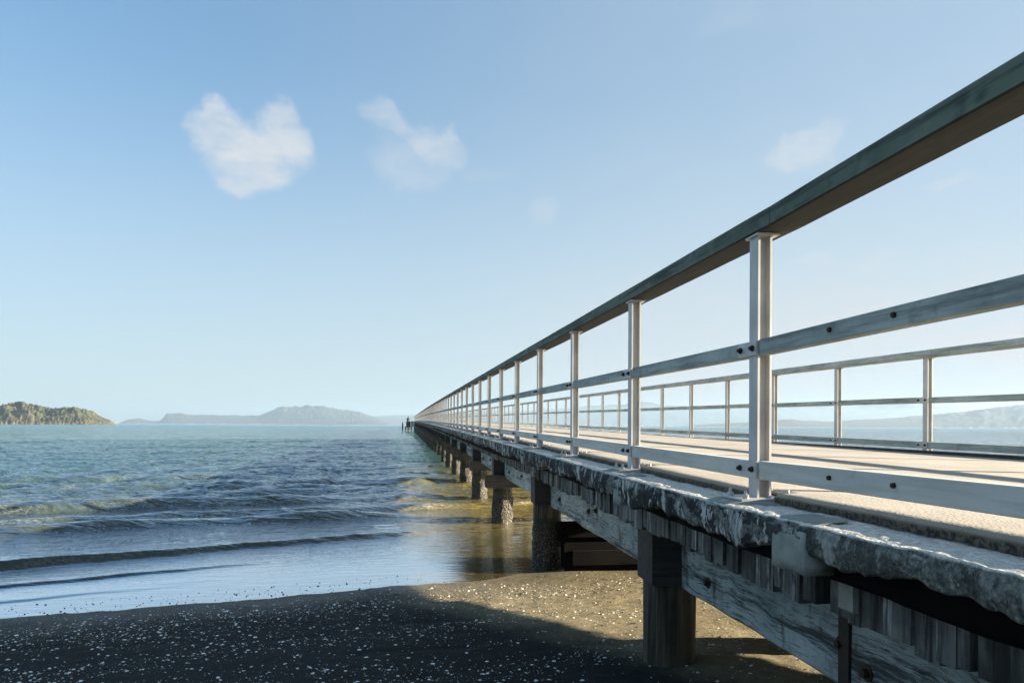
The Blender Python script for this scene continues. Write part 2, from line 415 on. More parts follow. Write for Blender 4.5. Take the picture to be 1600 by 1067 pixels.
def flat(col_, rough=.7, metal=0.0, nscale=20.0, var=.35):
    def f(t, p):
        oc = t.new('ShaderNodeNewGeometry').outputs['Position']
        n = t.noise(oc, nscale, 4, .6)
        t.set(p, 'Base Color', t.mix(t.rng(n, .35, .65, 0, 1), col_, C(col_[0]*(1-var), col_[1]*(1-var), col_[2]*(1-var))))
        p.inputs['Roughness'].default_value = rough; p.inputs['Metallic'].default_value = metal
    return f
M_bolt = mat('rusty bolt', flat(C(.035, .022, .016), .65, .3))
def m_tar(t, p):
    flat(C(.004, .004, .005), .9, 0, 12, .4)(t, p); p.inputs['Specular IOR Level'].default_value = .08
M_tar = mat('black bitumen', m_tar)
M_pipe = mat('dark torn sheet', flat(C(.02, .028, .038), .28, .2, 14, .8))
M_darkwood = mat('tarred landing timber', flat(C(.03, .028, .025), .8))
M_hutblue = mat('dark blue painted board', flat(C(.03, .06, .09), .6))
M_hut = mat('dark painted beacon steel', flat(C(.025, .028, .03), .5))
M_glass = mat('beacon lantern glass', flat(C(.08, .085, .085), .25))
M_feather = mat('gull plumage', flat(C(.25, .26, .28), .8))
def m_shell(t, p):
    g = t.new('ShaderNodeNewGeometry').outputs['Random Per Island']
    c = t.mix(t.rng(g, .25, .8), C(.62, .58, .50), C(.80, .80, .78))
    c = t.mix(t.math('LESS_THAN', g, .22), c, C(.28, .22, .15))
    t.set(p, 'Base Color', c); p.inputs['Roughness'].default_value = .5
M_shell = mat('bleached shell', m_shell)
def m_peb(t, p):
    g = t.new('ShaderNodeNewGeometry').outputs['Random Per Island']
    c = t.mix(g, C(.02, .015, .01), C(.12, .085, .05))
    t.set(p, 'Base Color', c); p.inputs['Roughness'].default_value = .6
M_peb = mat('dark wet debris', m_peb)

def m_hill(green, brown, rock, sc_=.05):
    def f(t, p):
        pos = t.new('ShaderNodeNewGeometry').outputs['Position']
        nrm = t.new('ShaderNodeSeparateXYZ', {0: t.new('ShaderNodeNewGeometry').outputs['Normal']}).outputs
        z = t.new('ShaderNodeSeparateXYZ', {0: pos}).outputs[2]
        n = t.noise(pos, sc_, 6, .65); n2 = t.noise(pos, sc_*5, 5, .7)
        c = t.mix(t.rng(n, .42, .58), green, brown)
        c = t.mix(t.rng(n2, .48, .62, 0, .8), c, C(green[0]*.35, green[1]*.35, green[2]*.35))
        c = t.mix(t.math('MULTIPLY', t.rng(z, 4, 1.2), t.rng(n2, .42, .55)), c, rock)
        t.set(p, 'Base Color', c); p.inputs['Roughness'].default_value = .95
        t.set(p, 'Normal', t.new('ShaderNodeBump', {'Height': n2, 'Strength': 1.0, 'Distance': (.25/sc_*.3 if sc_ > .03 else .5)}).outputs[0])
    return f
M_isle = mat('scrub covered island', m_hill(C(.030, .042, .012), C(.11, .092, .036), C(.17, .135, .085), .05))
M_hills = mat('distant wooded hill', m_hill(C(.018, .026, .026), C(.028, .034, .030), C(.06, .06, .055), .012))
M_white = mat('far white walls', flat(C(.42, .42, .41), .8))

# ------------------------------------------------------------------ shore and sea
def rise(y):
    t = np.maximum(np.asarray(y, float)-3, -8); return np.where(t < 0, -.003*t, .0105*t/(1+np.maximum(t, 0)/220))
def offs(x, y): return y-.26*x-8.15

def sand_z(x, y, fine=True):
    o = offs(x, y)
    z = -.054*o
    z = np.where(o < 0, z, -.045*o)
    z = np.maximum(z, -1.6)
    z = np.minimum(z, 1.5)
    z = z+.010*fbm(x*.5, y*.9, 4)*sst(.5, -1.5, o)+.0035*fbm(x*1.3, y*1.5+3, 4, .6)*sst(-1.2, -.2, o)*sst(1, .2, o)
    if fine:
        z = z+.0055*fbm(x*5, y*7, 3)*sst(.3, -1, o)
        pud = sst(.25, .75, perlin(x*1.7+9, y*3.1)); z = z-.012*pud*sst(-.3, -1.6, o)
    # scour mound round the piles
    for py in (4.65, 8.5):
        d2 = (x-1.9)**2/.25+(y-py)**2/.12
        z = z+.03*np.exp(-d2)
    return z
def polar(r, th):
    R, T = np.meshgrid(r, th, indexing='ij')
    return (R*np.sin(T)).ravel(), (R*np.cos(T)).ravel()
def geom(a, b, n): return a*(b/a)**(np.linspace(0, 1, n))

r = np.concatenate([[.01], geom(1.0, 14, 460), geom(14.3, 7500, 90)])
th = np.linspace(-pi, pi, 901)
x, y = polar(r, th)
z = sand_z(x, y)
me = np_mesh('sand', np.stack([x, y, z], 1), grid_faces(len(r), len(th)), M_sand)
tag(obj('beach_sand', me), 'dark grey brown wet sand sloping to the water', kind='structure')

# breaking and spilling wave crests: (offshore distance, slope against shore, x from, x to, height, front width, back width, foam)
CR = CRESTS = [
    # offs at x=-4, offs at x=1, xs, xe, amp, wf, wb, foam
    (0.75, 1.6, -9, -2.6, .012, .05, .45, 0),
    (1.6, 2.6, -12, -1.8, .020, .06, .5, 0),
    (2.9, 4.1, -14, .8, .070, .09, .40, .12),
    (6.2, 6.4, -14, .2, .105, .15, .5, .2),
    (7.4, 7.4, -9, 4.0, .075, .13, .5, .5),
    (9.4, 9.6, -22, 1.0, .11, .17, .6, .2),
    (11.0, 11.2, -13, -8, .11, .20, .6, .3),
    (14.2, 13.9, -6, 1.4, .13, .24, .8, 0),
    (14.8, 14.8, -14, -11, .10, .22, .6, .1),
    (16.2, 16.0, -12, -9.3, .12, .22, .5, 0),
    (19.5, 19.0, -26, -16, .08, .3, .8, 0),
    (22, 22, -9, 0, .07, .3, .9, 0),
    (26, 25, -28, -12, .08, .4, 1.0, 0),
    (29, 29, -12, 3, .06, .4, 1.0, 0),
    (33, 33, -34, -22, .10, .4, 1.0, 0),
    (38, 37, -20, -4, .07, .5, 1.2, 0)]
_rc = random.Random(5)
for _ in range(46):
    o_ = 10*(7.5**_rc.random()); xc = _rc.uniform(-.95, .25)*(o_+8)+.14*o_; ln = _rc.uniform(2.0, 5.5)*(1+o_/40)
    CR.append((o_, o_+_rc.uniform(-.3, .3), xc-ln/2, xc+ln/2, _rc.uniform(.05, .12), .16+o_*.006, .5+o_*.01, _rc.choice([0, 0, 0, .25])))
def water_h(x, y):
    o = offs(x, y); fo = np.zeros_like(x)
    dist = np.hypot(x, y)
    w = .02*fbm(x*.35, o*.5, 2)
    h = np.zeros_like(x)
    X_, O_ = x, o
    for k, (oa, ob, xs, xe, amp, wf, wb, fm) in enumerate(CR):
        I = np.nonzero((X_ > xs-.9) & (X_ < xe+.7) & (O_ > min(oa, ob)-1.6-3*wf) & (O_ < max(oa, ob)+2.0+3*wb))[0]
        if not len(I): continue
        x = X_[I]; o = O_[I]
        oc = oa+(ob-oa)*(x+4)/5 if abs(ob-oa) > .8 else oa+(ob-oa)*(x-xs)/(xe-xs)
        oc = oc+.30*min(1, oa/6)*perlin(x*.35+k*7.7, x*0+k*3.1)+.10*perlin(x*1.3+k*2.2, x*0+k)
        u = o-oc
        env = sst(xs-.8, xs+1.5, x)*(1-sst(xe-1.5, xe+.6, x))*(.65+.6*np.clip(perlin(x*.5+k*5.1, x*0+9.3*k)+.4, 0, 1.3))
        prof = np.where(u < 0, np.exp(-(u/wf)**2), np.exp(-(u/wb)**2))
        h[I] += 1.35*amp*env*prof
        if fm > 0: fo[I] = np.maximum(fo[I], fm*env*np.exp(-((u+wf*.7)/(wf*.9))**2)*sst(-.3, .35, perlin(x*1.1+k, x*0+3*k)+.2))
    x, o = X_, O_
    a = sst(2.5, 14, o)*(1-.75*sst(60, 400, dist))
    chop = (1-np.abs(fbm(x*.42+3, o*.95, 3, .55)))
    chop2 = fbm(x*1.6, o*3.0, 3, .55)
    big = fbm(x*.10, o*.26+8, 2)
    chop3 = 1-np.abs(fbm(x*.75+.35*y, o*1.9, 3, .5))
    h = h+a*(.075*(chop-.6)+.075*(chop3-.6)*sst(5, 14, o)+.034*chop2+.07*big)
    h = h+.006*fbm(x*1.1, o*3.2, 2)*sst(.6, 3, o)*(1-sst(3, 12, o))
    return h, fo
r = np.concatenate([geom(5.2, 90, 900), geom(90.6, 7500, 260)])
th = np.linspace(radians(-75), radians(100), 1100)
x, y = polar(r, th)
h, fo = water_h(x, y)
# the last film of the swash thins out on the sand
F = grid_faces(len(r), len(th))
keep = (offs(x, y) > -1.2)
F = F[keep[F].all(1)]
me = np_mesh('water', np.stack([x, y, h], 1), F, M_water)
at = me.attributes.new('foam', 'FLOAT', 'POINT'); at.data.foreach_set('value', fo.astype(np.float32))
tag(obj('water', me), 'sea with low breaking wavelets and thin swash', kind='structure')
# sea behind and beside the viewer, coarse
r2 = geom(12, 7500, 60); th2 = np.linspace(radians(100), radians(285), 60)
x, y = polar(r2, th2)
F = grid_faces(60, 60); keep = offs(x, y) > 0; F = F[keep[F].all(1)]
if len(F):
    me = np_mesh('water_side', np.stack([x, y, x*0], 1), F, M_water)
    me.attributes.new('foam', 'FLOAT', 'POINT')
    tag(obj('water_beside', me), 'sea off to the side', kind='structure')

# shells and drift debris scattered on the sand
def scatter(n, sampler, rmin, rmax, flatness, name, m, label):
    px, py, sz = sampler(n)
    ok = (np.abs(px) < 12); px, py, sz = px[ok], py[ok], sz[ok]
    n = len(px)
    a = rng.uniform(0, 2*pi, n); asp = rng.uniform(.5, 1.0, n); zz = sand_z(px, py)
    ring = np.arange(6)*pi/3
    V = np.zeros((n, 7, 3)); tl = rng.normal(0, .22, (n, 2))
    for j in range(6):
        jit = rng.uniform(.75, 1.2, n)
        lx = np.cos(ring[j])*sz*jit; ly = np.sin(ring[j])*sz*asp*jit
        V[:, j, 0] = px+lx*np.cos(a)-ly*np.sin(a); V[:, j, 1] = py+lx*np.sin(a)+ly*np.cos(a)
        V[:, j, 2] = np.maximum(zz, .001)-.001+lx*tl[:, 0]+ly*tl[:, 1]
    V[:, 6] = np.stack([px, py, np.maximum(zz, .001)+sz*flatness], 1)
    base = np.arange(n)[:, None]*7
    F = np.concatenate([np.concatenate([base+j, base+(j+1) % 6, base+6], 1) for j in range(6)], 0)
    me = np_mesh(name, V.reshape(-1, 3), F, m, True)
    tag(obj(name, me), label, 'shells' if 'shell' in name else 'debris', kind='stuff')
def s_shell(n):
    # density in view falls with distance; a drift line lies just above the swash
    d = 2.2+7*rng.beta(1.5, 1.6, n); lat = rng.uniform(-1.05, 1.0, n)*d*.8
    px = lat*cos(YAW)+d*sin(YAW); py = d*cos(YAW)-lat*sin(YAW)
    o = offs(px, py)
    w = .06+.35*np.exp(-((o+2.3+.5*perlin(px*.6, py*0+2))/.22)**2)+.25*np.exp(-((o+3.4+.5*perlin(px*.5, py*0+6))/.25)**2)+.8*np.exp(-((o+.9)/.5)**2)*(.4+.8*np.clip(perlin(px*.9+4, py*1.1)+.4, 0, 1))+.25*np.clip(perlin(px*1.1, py*2.2), 0, 1)
    k = (rng.uniform(0, 1, n) < w) & (o < -.12)
    return px[k], py[k], rng.lognormal(math.log(.0046), .70, k.sum()).clip(.002, .019)
scatter(90000, s_shell, 0, 0, .35, 'shells', M_shell, 'small white shell fragments strewn over the sand')
def s_peb(n):
    d = 3.5+6*rng.beta(2, 1.5, n); lat = rng.uniform(-.8, .8, n)*d
    px = lat*cos(YAW)+d*sin(YAW); py = d*cos(YAW)-lat*sin(YAW); o = offs(px, py)
    w = np.exp(-((o+1.1)/.7)**2)*np.clip(.5+perlin(px*1.5+3, py*2), 0, 1)*(.5+.5*sst(-1, 1, px))+.06+.5*np.exp(-((o+.16)/.10)**2)+.03*np.exp(-((o-.2)/.3)**2)
    k = (rng.uniform(0, 1, n) < w) & (o < .6)
    return px[k], py[k], rng.lognormal(math.log(.0065), .5, k.sum()).clip(.002, .018)
scatter(60000, s_peb, 0, 0, .5, 'drift_debris', M_peb, 'dark seaweed crumbs and pebbles along the drift line')

# ------------------------------------------------------------------ pier
PL = 200.0; SP = 1.7; BENT = 4.34; BENT0 = 4.65
pier = empty('pier', (3.5, BENT0, 0))
tag(pier, 'long concrete decked wharf on timber piles running out over the sea', 'pier')
def P(name, mb, m, smooth=False):
    o = mb.build(name, m, None, smooth); o.parent = pier; o.matrix_parent_inverse = Matrix.Translation((-3.5, -BENT0, 0)); return o
def Pme(name, me):
    o = obj(name, me); o.parent = pier; o.matrix_parent_inverse = Matrix.Translation((-3.5, -BENT0, 0)); return o
def cross(x): return -.06*(x-1.4)/4.2
DT = CZ-.30                                  # slab top over water at y = 3

ys = np.concatenate([np.arange(-6, 1.2, .1), np.arange(1.2, 9, .016), np.arange(9, 20, .05), np.arange(20, 60, .25), np.arange(60, PL+.1, 1.0)])
def slab_profile(ys):
    sect = []
    n = len(ys)
    e = .014*fbm(ys*1.1, ys*0+.5, 5, .66)
    jag = np.clip(.5+.55*perlin(ys*1.3, ys*0+7.5)+.45*perlin(ys*6.3, ys*0+1.5)+.28*np.abs(perlin(ys*13, ys*0+4.5))+.14*perlin(ys*31, ys*0+2.5), 0, 1.1)
    th = .065+.060*jag+.035*sst(2.3, 2.7, ys)                       # height left of the spalled nose
    zt = DT+rise(ys)
    cols = [np.stack([np.full(n, 5.78), ys, zt-.13+cross(5.78)], 1), np.stack([np.full(n, 1.50), ys, zt-.165], 1), np.stack([np.full(n, 1.345), ys, zt-.16], 1),
            np.stack([1.335+.01*fbm(ys*5, ys*0, 3), ys, zt-np.minimum(th, .155)+.004], 1)]
    for a in np.linspace(0, 1, 12):
        rough = .0045*fbm(ys*14, ys*0+a*4, 3, .6)
        xx = 1.222+e-.010*np.sin(a*pi)+rough
        zz = zt-.006-(th-.006)*(1-a)+.004*fbm(ys*16, ys*0+a*5, 2)
        cols.append(np.stack([xx, ys, zz], 1))
    for a in np.linspace(0, 1, 16)[1:]:
        xx = 1.222+e+(1.46-1.222-e)*a
        zz = zt-.006*(1-min(1, a*6))**2+.0035*fbm(ys*12, ys*0+a*9, 4, .6)+.005*fbm(ys*3, ys*0+a*3, 2)-.005
        cols.append(np.stack([xx, ys, zz], 1))
    cols.append(np.stack([np.full(n, 5.78), ys, zt+cross(5.78)], 1))
    return cols
cols = slab_profile(ys)
V = np.stack(cols, 1)                        # n x m x 3
n, m = V.shape[:2]
idx = np.arange(n*m).reshape(n, m)
F = []
for j in range(m):
    k = (j+1) % m
    F.append(np.stack([idx[:-1, j], idx[1:, j], idx[1:, k], idx[:-1, k]], 1))
F = np.concatenate(F)
me = np_mesh('deck_slab', V.reshape(-1, 3), F, M_conc, True)
import bmesh
bm = bmesh.new(); bm.from_mesh(me)
bm.verts.ensure_lookup_table()
bm.faces.new([bm.verts[i] for i in idx[0]]); bm.faces.new([bm.verts[i] for i in idx[-1]])
bmesh.ops.recalc_face_normals(bm, faces=bm.faces); bm.to_mesh(me); bm.free()
Pme('deck_slab', me)

# topping layer: its edge steps back round every post plate
Y0 = 2.846
ph = np.abs(((ys-Y0+SP/2) % SP)-SP/2)
stepb = .085*(1-sst(.10, .135, ph))
ex = 1.425+stepb+.010*fbm(ys*6, ys*0+3, 3)+.03*fbm(ys*.6, ys*0+11, 2)
zt = DT+rise(ys)
cols = [np.stack([ex, ys, zt-.004], 1), np.stack([ex-.003+.004*fbm(ys*20, ys*0, 2), ys, zt+.022], 1),
        np.stack([ex+.012, ys, zt+.033], 1), np.stack([ex+.06, ys, zt+.036], 1)]
for a in (1.9, 2.8, 3.8, 4.8, 5.35, 5.50): cols.append(np.stack([np.full(len(ys), a), ys, zt+.036+cross(a)+.003*fbm(ys*.8, ys*0+a, 3)], 1))
cols.append(np.stack([np.full(len(ys), 5.51), ys, zt-.004+cross(5.5)], 1))
V = np.stack(cols, 1); n, m = V.shape[:2]
me = np_mesh('deck_topping', V.reshape(-1, 3), grid_faces(n, m)[:, ::-1], M_top, True)
tp = Pme('deck_topping', me); tp['label'] = 'sand coloured chip seal wearing layer with a crumbling brown edge'

# kerb line on the far side
k = MB()
for a, b in ((-6, 20), (20, 80), (80, PL)):
    k.box(5.50, 5.60, a, b, DT+float(rise(a))-.09, DT+float(rise(a))-.048, .006, float(rise(b)-rise(a))/(b-a))
P('deck_edging', k, M_cap)

# black bitumen membrane hanging ragged behind the slab edge
yb = np.arange(-3, 40, .03)
lo = .185+.006*fbm(yb*1.2, yb*0+4, 4, .6)+.05*sst(7, 12, yb)
zt = DT+rise(yb)
cols = [np.stack([np.full(len(yb), 1.325), yb, zt-.055], 1), np.stack([1.315+.012*fbm(yb*3, yb*0+2, 3), yb, zt-.10], 1),
        np.stack([1.31+.014*fbm(yb*4, yb*0+6, 3), yb, zt-lo+.02], 1), np.stack([1.32+.01*fbm(yb*4, yb*0+8, 2), yb, zt-lo], 1), np.stack([1.345+.0*yb, yb, zt-lo+.002], 1), np.stack([1.35+.0*yb, yb, zt-.06], 1)]
V = np.stack(cols, 1); n, m = V.shape[:2]
Pme('bitumen_membrane', np_mesh('bitumen_membrane', V.reshape(-1, 3), grid_faces(n, m), M_tar, True))

# transverse deck planks whose ends show under the slab
pk = MB()
yy = -4.0
while yy < 60:
    w = random.uniform(.03, .13) if yy < 25 else .3
    zt_ = DT+float(rise(yy)); x0 = 1.415+random.uniform(0, .02)
    if random.random() < .06: x0 += .07
    zb = random.uniform(.325, .36)
    pk.box(x0, 5.0 if yy < 25 else 4, yy, yy+w-(.0 if random.random() < .75 else .007), zt_-zb, zt_-.167, 0)
    yy += w
pk.box(1.5, 4, 60, PL, DT+float(rise(60))-.35, DT+float(rise(60))-.16, 0, float(rise(PL)-rise(60))/(PL-60))
# the planks only reach full depth beside the near girder: keep the underside shallow further in
P('deck_planks', pk, M_plank)
for o in [bpy.data.objects['deck_planks']]:
    pass

# smooth repair patches on the fascia and pale packing blocks below them
def patch(y0, y1, z0, z1, xo, name='repair_patch'):
    g = MB(); n_ = 14
    a = np.linspace(y0, y1, n_)
    rows = []
    for k_ in range(6):
        t_ = k_/5
        zz = DT+rise(a)+z0+(z1-z0)*t_+ (.012*fbm(a*8, a*0+k_, 2) if k_ in (0,) else 0)
        xx = 1.212+.014*fbm(a*1.1, a*0+.5, 5, .66)+.03*sst(.8, 1.0, t_*np.ones(n_))+.004*fbm(a*5, a*0+k_*.5, 2)
        rows.append(np.stack([xx, a, zz], 1))
    rows.append(np.stack([np.full(n_, xo+.16), a, DT+rise(a)+z1+.006], 1))
    V_ = np.stack(rows, 1); V2 = V_.copy(); V2[:, :, 0] = np.maximum(V_[:, :, 0]+.0, 1.31)
    V2[:, -1, 2] -= .0
    VV = np.concatenate([V_.reshape(-1, 3), V2.reshape(-1, 3)]); N = n_*7
    Fq = [tuple(q) for q in grid_faces(n_, 7)]+[tuple(q+N)[::-1] for q in grid_faces(n_, 7)]
    for i in range(6): Fq += [(i, i+1, N+i+1, N+i), ((n_-1)*7+i, N+(n_-1)*7+i, N+(n_-1)*7+i+1, (n_-1)*7+i+1)]
    for i in range(n_-1): Fq += [(i*7, N+i*7, N+(i+1)*7, (i+1)*7)]
    g.add(VV, Fq)
    return P(name, g, M_patch, True)
patch(2.12, 2.34, -.165, -.003, 1.205)
patch(4.08, 4.24, -.17, -.003, 1.205)
patch(7.7, 7.85, -.16, -.004, 1.20)
a, b = 2.17, 2.25
P('packing_block', MB().box(1.405, 1.47, a, b, DT+float(rise(a))-.30, DT+float(rise(a))-.18, .006), M_patch)
# torn metal sheet strips
def strip(pts, wd, name='torn_sheet'):
    g = MB(); V_ = []; 
    for (x_, y_, z_) in pts: V_ += [(x_, y_, z_), (x_+wd*.4, y_, z_+wd), (x_+.012, y_+.005, z_-.004), (x_+wd*.4+.01, y_, z_+wd+.006)]
    Fq = []
    for i in range(len(pts)-1):
        a_ = i*4; b_ = a_+4
        Fq += [(a_, b_, b_+1, a_+1), (a_+2, a_+3, b_+3, b_+2), (a_, a_+2, b_+2, b_), (a_+1, b_+1, b_+3, a_+3)]
    Fq += [(0, 1, 3, 2), (len(V_)-4, len(V_)-2, len(V_)-1, len(V_)-3)]
    g.add(V_, Fq); P(name, g, M_pipe)
z0 = DT

# bents: cap, piles, girders
first_cap = None
nb = int((PL-BENT0)/BENT)+1
def wobble_pile(x_, y_, r_, zb, zt_):
    g = MB(); n_ = 24; rings = 26; V_ = []
    ph_ = random.uniform(0, 9)
    for k_ in range(rings):
        t_ = k_/(rings-1); zz = zb+(zt_-zb)*t_
        for i in range(n_):
            th_ = 2*pi*i/n_
            rr = r_*(1+.045*float(perlin(np.array(cos(th_)*2+ph_), np.array(sin(th_)*2+t_*1.2)))+.03*math.sin(th_*7+ph_)) * (.93+.07*t_)
            if x_ < 2 and y_ > 7 and zz < .5: rr *= .96+.26*random.random()
            V_.append((x_+rr*cos(th_), y_+rr*sin(th_), zz))
    Fq = [(k_*n_+i, k_*n_+(i+1) % n_, (k_+1)*n_+(i+1) % n_, (k_+1)*n_+i) for k_ in range(rings-1) for i in range(n_)]
    Fq += [tuple(range(n_-1, -1, -1)), tuple(range((rings-1)*n_, rings*n_))]
    g.add(V_, Fq); return g
for b in range(-1, nb):
    yb_ = BENT0+b*BENT; zr = DT+float(rise(yb_))
    cb, ct = zr-.73, zr-.325
    if b == 0:
        cap = MB().box(1.53, 5.3, yb_-.17, yb_+.13, cb, ct+.06, .012)
    else:
        cap = MB().box(1.53, 5.3, yb_-.15, yb_+.15, cb, ct, .012)
    if b >= 0 or True:
        o = P('cap_beam', cap, M_cap)
    rows = (1.71, 3.55) + ((5.2,) if -1 <= b < 3 else ())
    for xi, xr in enumerate(rows):
        zb = -1.2
        P('pile', wobble_pile(xr, yb_, .165+random.uniform(-.01, .01) if xi == 0 else .15, zb, cb), M_pile, True)
    if b >= 2:   # low walings bolted to the piles
        o = P('waling', MB().box(1.40+random.uniform(-.05, .05), 4.4, yb_-.32, yb_-.19, zr-.92, zr-.70, .015), M_cap)
    if b == 1:
        P('sill_beam', MB().box(1.86, 4.6, yb_-.34, yb_-.14, .02, .36, .02).box(1.80, 4.6, yb_-.30, yb_-.16, .37, .60, .02).box(1.95, 4.6, yb_-.40, yb_-.345, .10, .27, .012).box(1.90, 4.6, yb_-.36, yb_-.305, .43, .55, .012), M_sill)
    # near girder and one inner girder from this bent to the next
    if b < nb-1:
        ya, yc = yb_+.155, yb_+BENT-.175
        sh = float(rise(yb_+BENT)-rise(yb_))/BENT
        nn = 30 if b < 3 else 2
        g = MB()
        V_ = []; a_ = np.linspace(ya, yc, nn)
        zz = zr+sh*(a_-yb_)
        wz = .010*fbm(a_*1.2, a_*0+b*3, 3); wz2 = .012*fbm(a_*1.5, a_*0+b*5+2, 3)
        prof = [(1.90, -.75), (1.735, -.75), (1.72, -.735), (1.72, -.62), (1.722, -.43), (1.73, -.372), (1.745, -.36), (1.90, -.36)]
        for i in range(nn):
            for j, (px_, pz_) in enumerate(prof):
                V_.append((px_+(.004*math.sin(i*1.7+j) if px_ < 1.8 else 0), a_[i], zz[i]+pz_+(wz[i] if pz_ < -.7 else wz2[i] if pz_ > -.46 else 0)))
        Fq = [(i*8+j, i*8+(j+1) % 8, (i+1)*8+(j+1) % 8, (i+1)*8+j) for i in range(nn-1) for j in range(8)]
        Fq += [tuple(range(8)), tuple(range((nn-1)*8+7, (nn-1)*8-1, -1))]
        g.add(V_, Fq); go = P('girder', g, M_girder, False)
        if b < 5:
            for (dy, dz) in {-1: ((3.74, -.62), (2.25, -.64), (2.42, -.58)), 0: ((2.22, -.56), (1.95, -.52), (3.6, -.60))}.get(b, ((2.1, -.56), (3.5, -.6))):
                bb = MB().cyl((1.727, yb_+dy, zr+sh*dy+dz), (1.695, yb_+dy, zr+sh*dy+dz), .020, .016, 8).cyl((1.728, yb_+dy, zr+sh*dy+dz), (1.714, yb_+dy, zr+sh*dy+dz), .033, .033, 12)
                bo = bb.build('bolt', M_bolt, go)

P('rusty_strap', MB().box(1.705, 1.725, 2.66, 2.73, DT-.74, DT-.38, .004), M_bolt)
P('rusty_strap', MB().box(1.705, 1.725, 4.83, 4.88, DT-.70, DT-.38, .004), M_bolt)

# pier head landing
lz = CZ-.55
ld = MB().box(-.9, 1.15, 203, 209, lz-.35, lz-.05, .02).box(-.9, 1.15, 203, 203.3, lz-.8, lz-.55, .02)
P('landing_platform', ld, M_darkwood)
for (a_, b_) in ((-.8, 203.2), (0, 203.2), (.9, 203.2), (-.8, 208), (.9, 208), (1.6, 201)):
    P('landing_pile', MB().cyl((a_, b_, -1), (a_, b_, lz-.02), .17, .16, 10), M_darkwood)

# unseen wall added by the far edge to cast slanting shade on the sand
ab = MB()
pts = [(-6.0, -.2), (3.57, .94), (5.0, 1.11), (6.37, 1.23), (6.45, 1.30), (-6.0, 1.24)]
vs = [(5.30, y_, z_) for y_, z_ in pts]+[(5.60, y_, z_) for y_, z_ in pts]
q = len(pts)
ab.add(vs, [tuple(range(q)), tuple(range(2*q-1, q-1, -1))]+[(i, (i+1) % q, q+(i+1) % q, q+i) for i in range(q)])
P('shadow_blocker', ab, M_conc)

# ------------------------------------------------------------------ railings
def rail_mesh(): pass
def post_mb():
    g = MB(); H = CZ+.771-(DT+.012)
    # rolled H section, flanges facing sea and deck
    g.box(0, .009, -.038, .038, 0, H)
    g.box(.051, .060, -.038, .038, 0, H)
    g.box(.0092, .0508, -.004, .004, 0, H)
    return g
H_POST = CZ+.771-(DT+.012)
me_post = post_mb().mesh('post', M_galv)
g = MB().box(-.095, .145, -.10, .10, -.008, .0, .002)
for a_ in (-.065, .115):
    for b_ in (-.07, .07): g.cyl((a_, b_, 0), (a_, b_, .014), .013, .013, 6); g.cyl((a_, b_, .013), (a_, b_, .032), .007, .007, 8)
me_base = g.mesh('base_plate', M_galv)
me_cap = MB().box(-.012, .085, -.055, .055, H_POST, H_POST+.008, .001).mesh('head_plate', M_galv)
me_grout = MB().lathe([(.21, -.03), (.19, -.014), (.165, -.009)], (.02, 0, 0), 14).mesh('grout_pad', M_patch)
RZ = [(.284, .350), (-.213, -.138)]
def bracket_me(z0_, z1_):
    b0 = z0_+CZ-(DT+.012); b1 = z1_+CZ-(DT+.012)
    return MB().box(-.009, -.001, -.040, .125, b0+.004, b1-.004).mesh('bracket', M_galv)
me_br = [bracket_me(a_, b_) for a_, b_ in RZ]
def bolt_me(z_, y_):
    zz = z_+CZ-(DT+.012)
    return MB().cyl((-.009, y_, zz), (-.017, y_, zz), .013, .013, 6).cyl((-.017, y_, zz), (-.026, y_, zz), .0075, .0075, 8).mesh('bolt', M_bolt)
me_bolts = [bolt_me((a_+b_)/2, y_) for a_, b_ in RZ for y_ in (-.012, .095)]

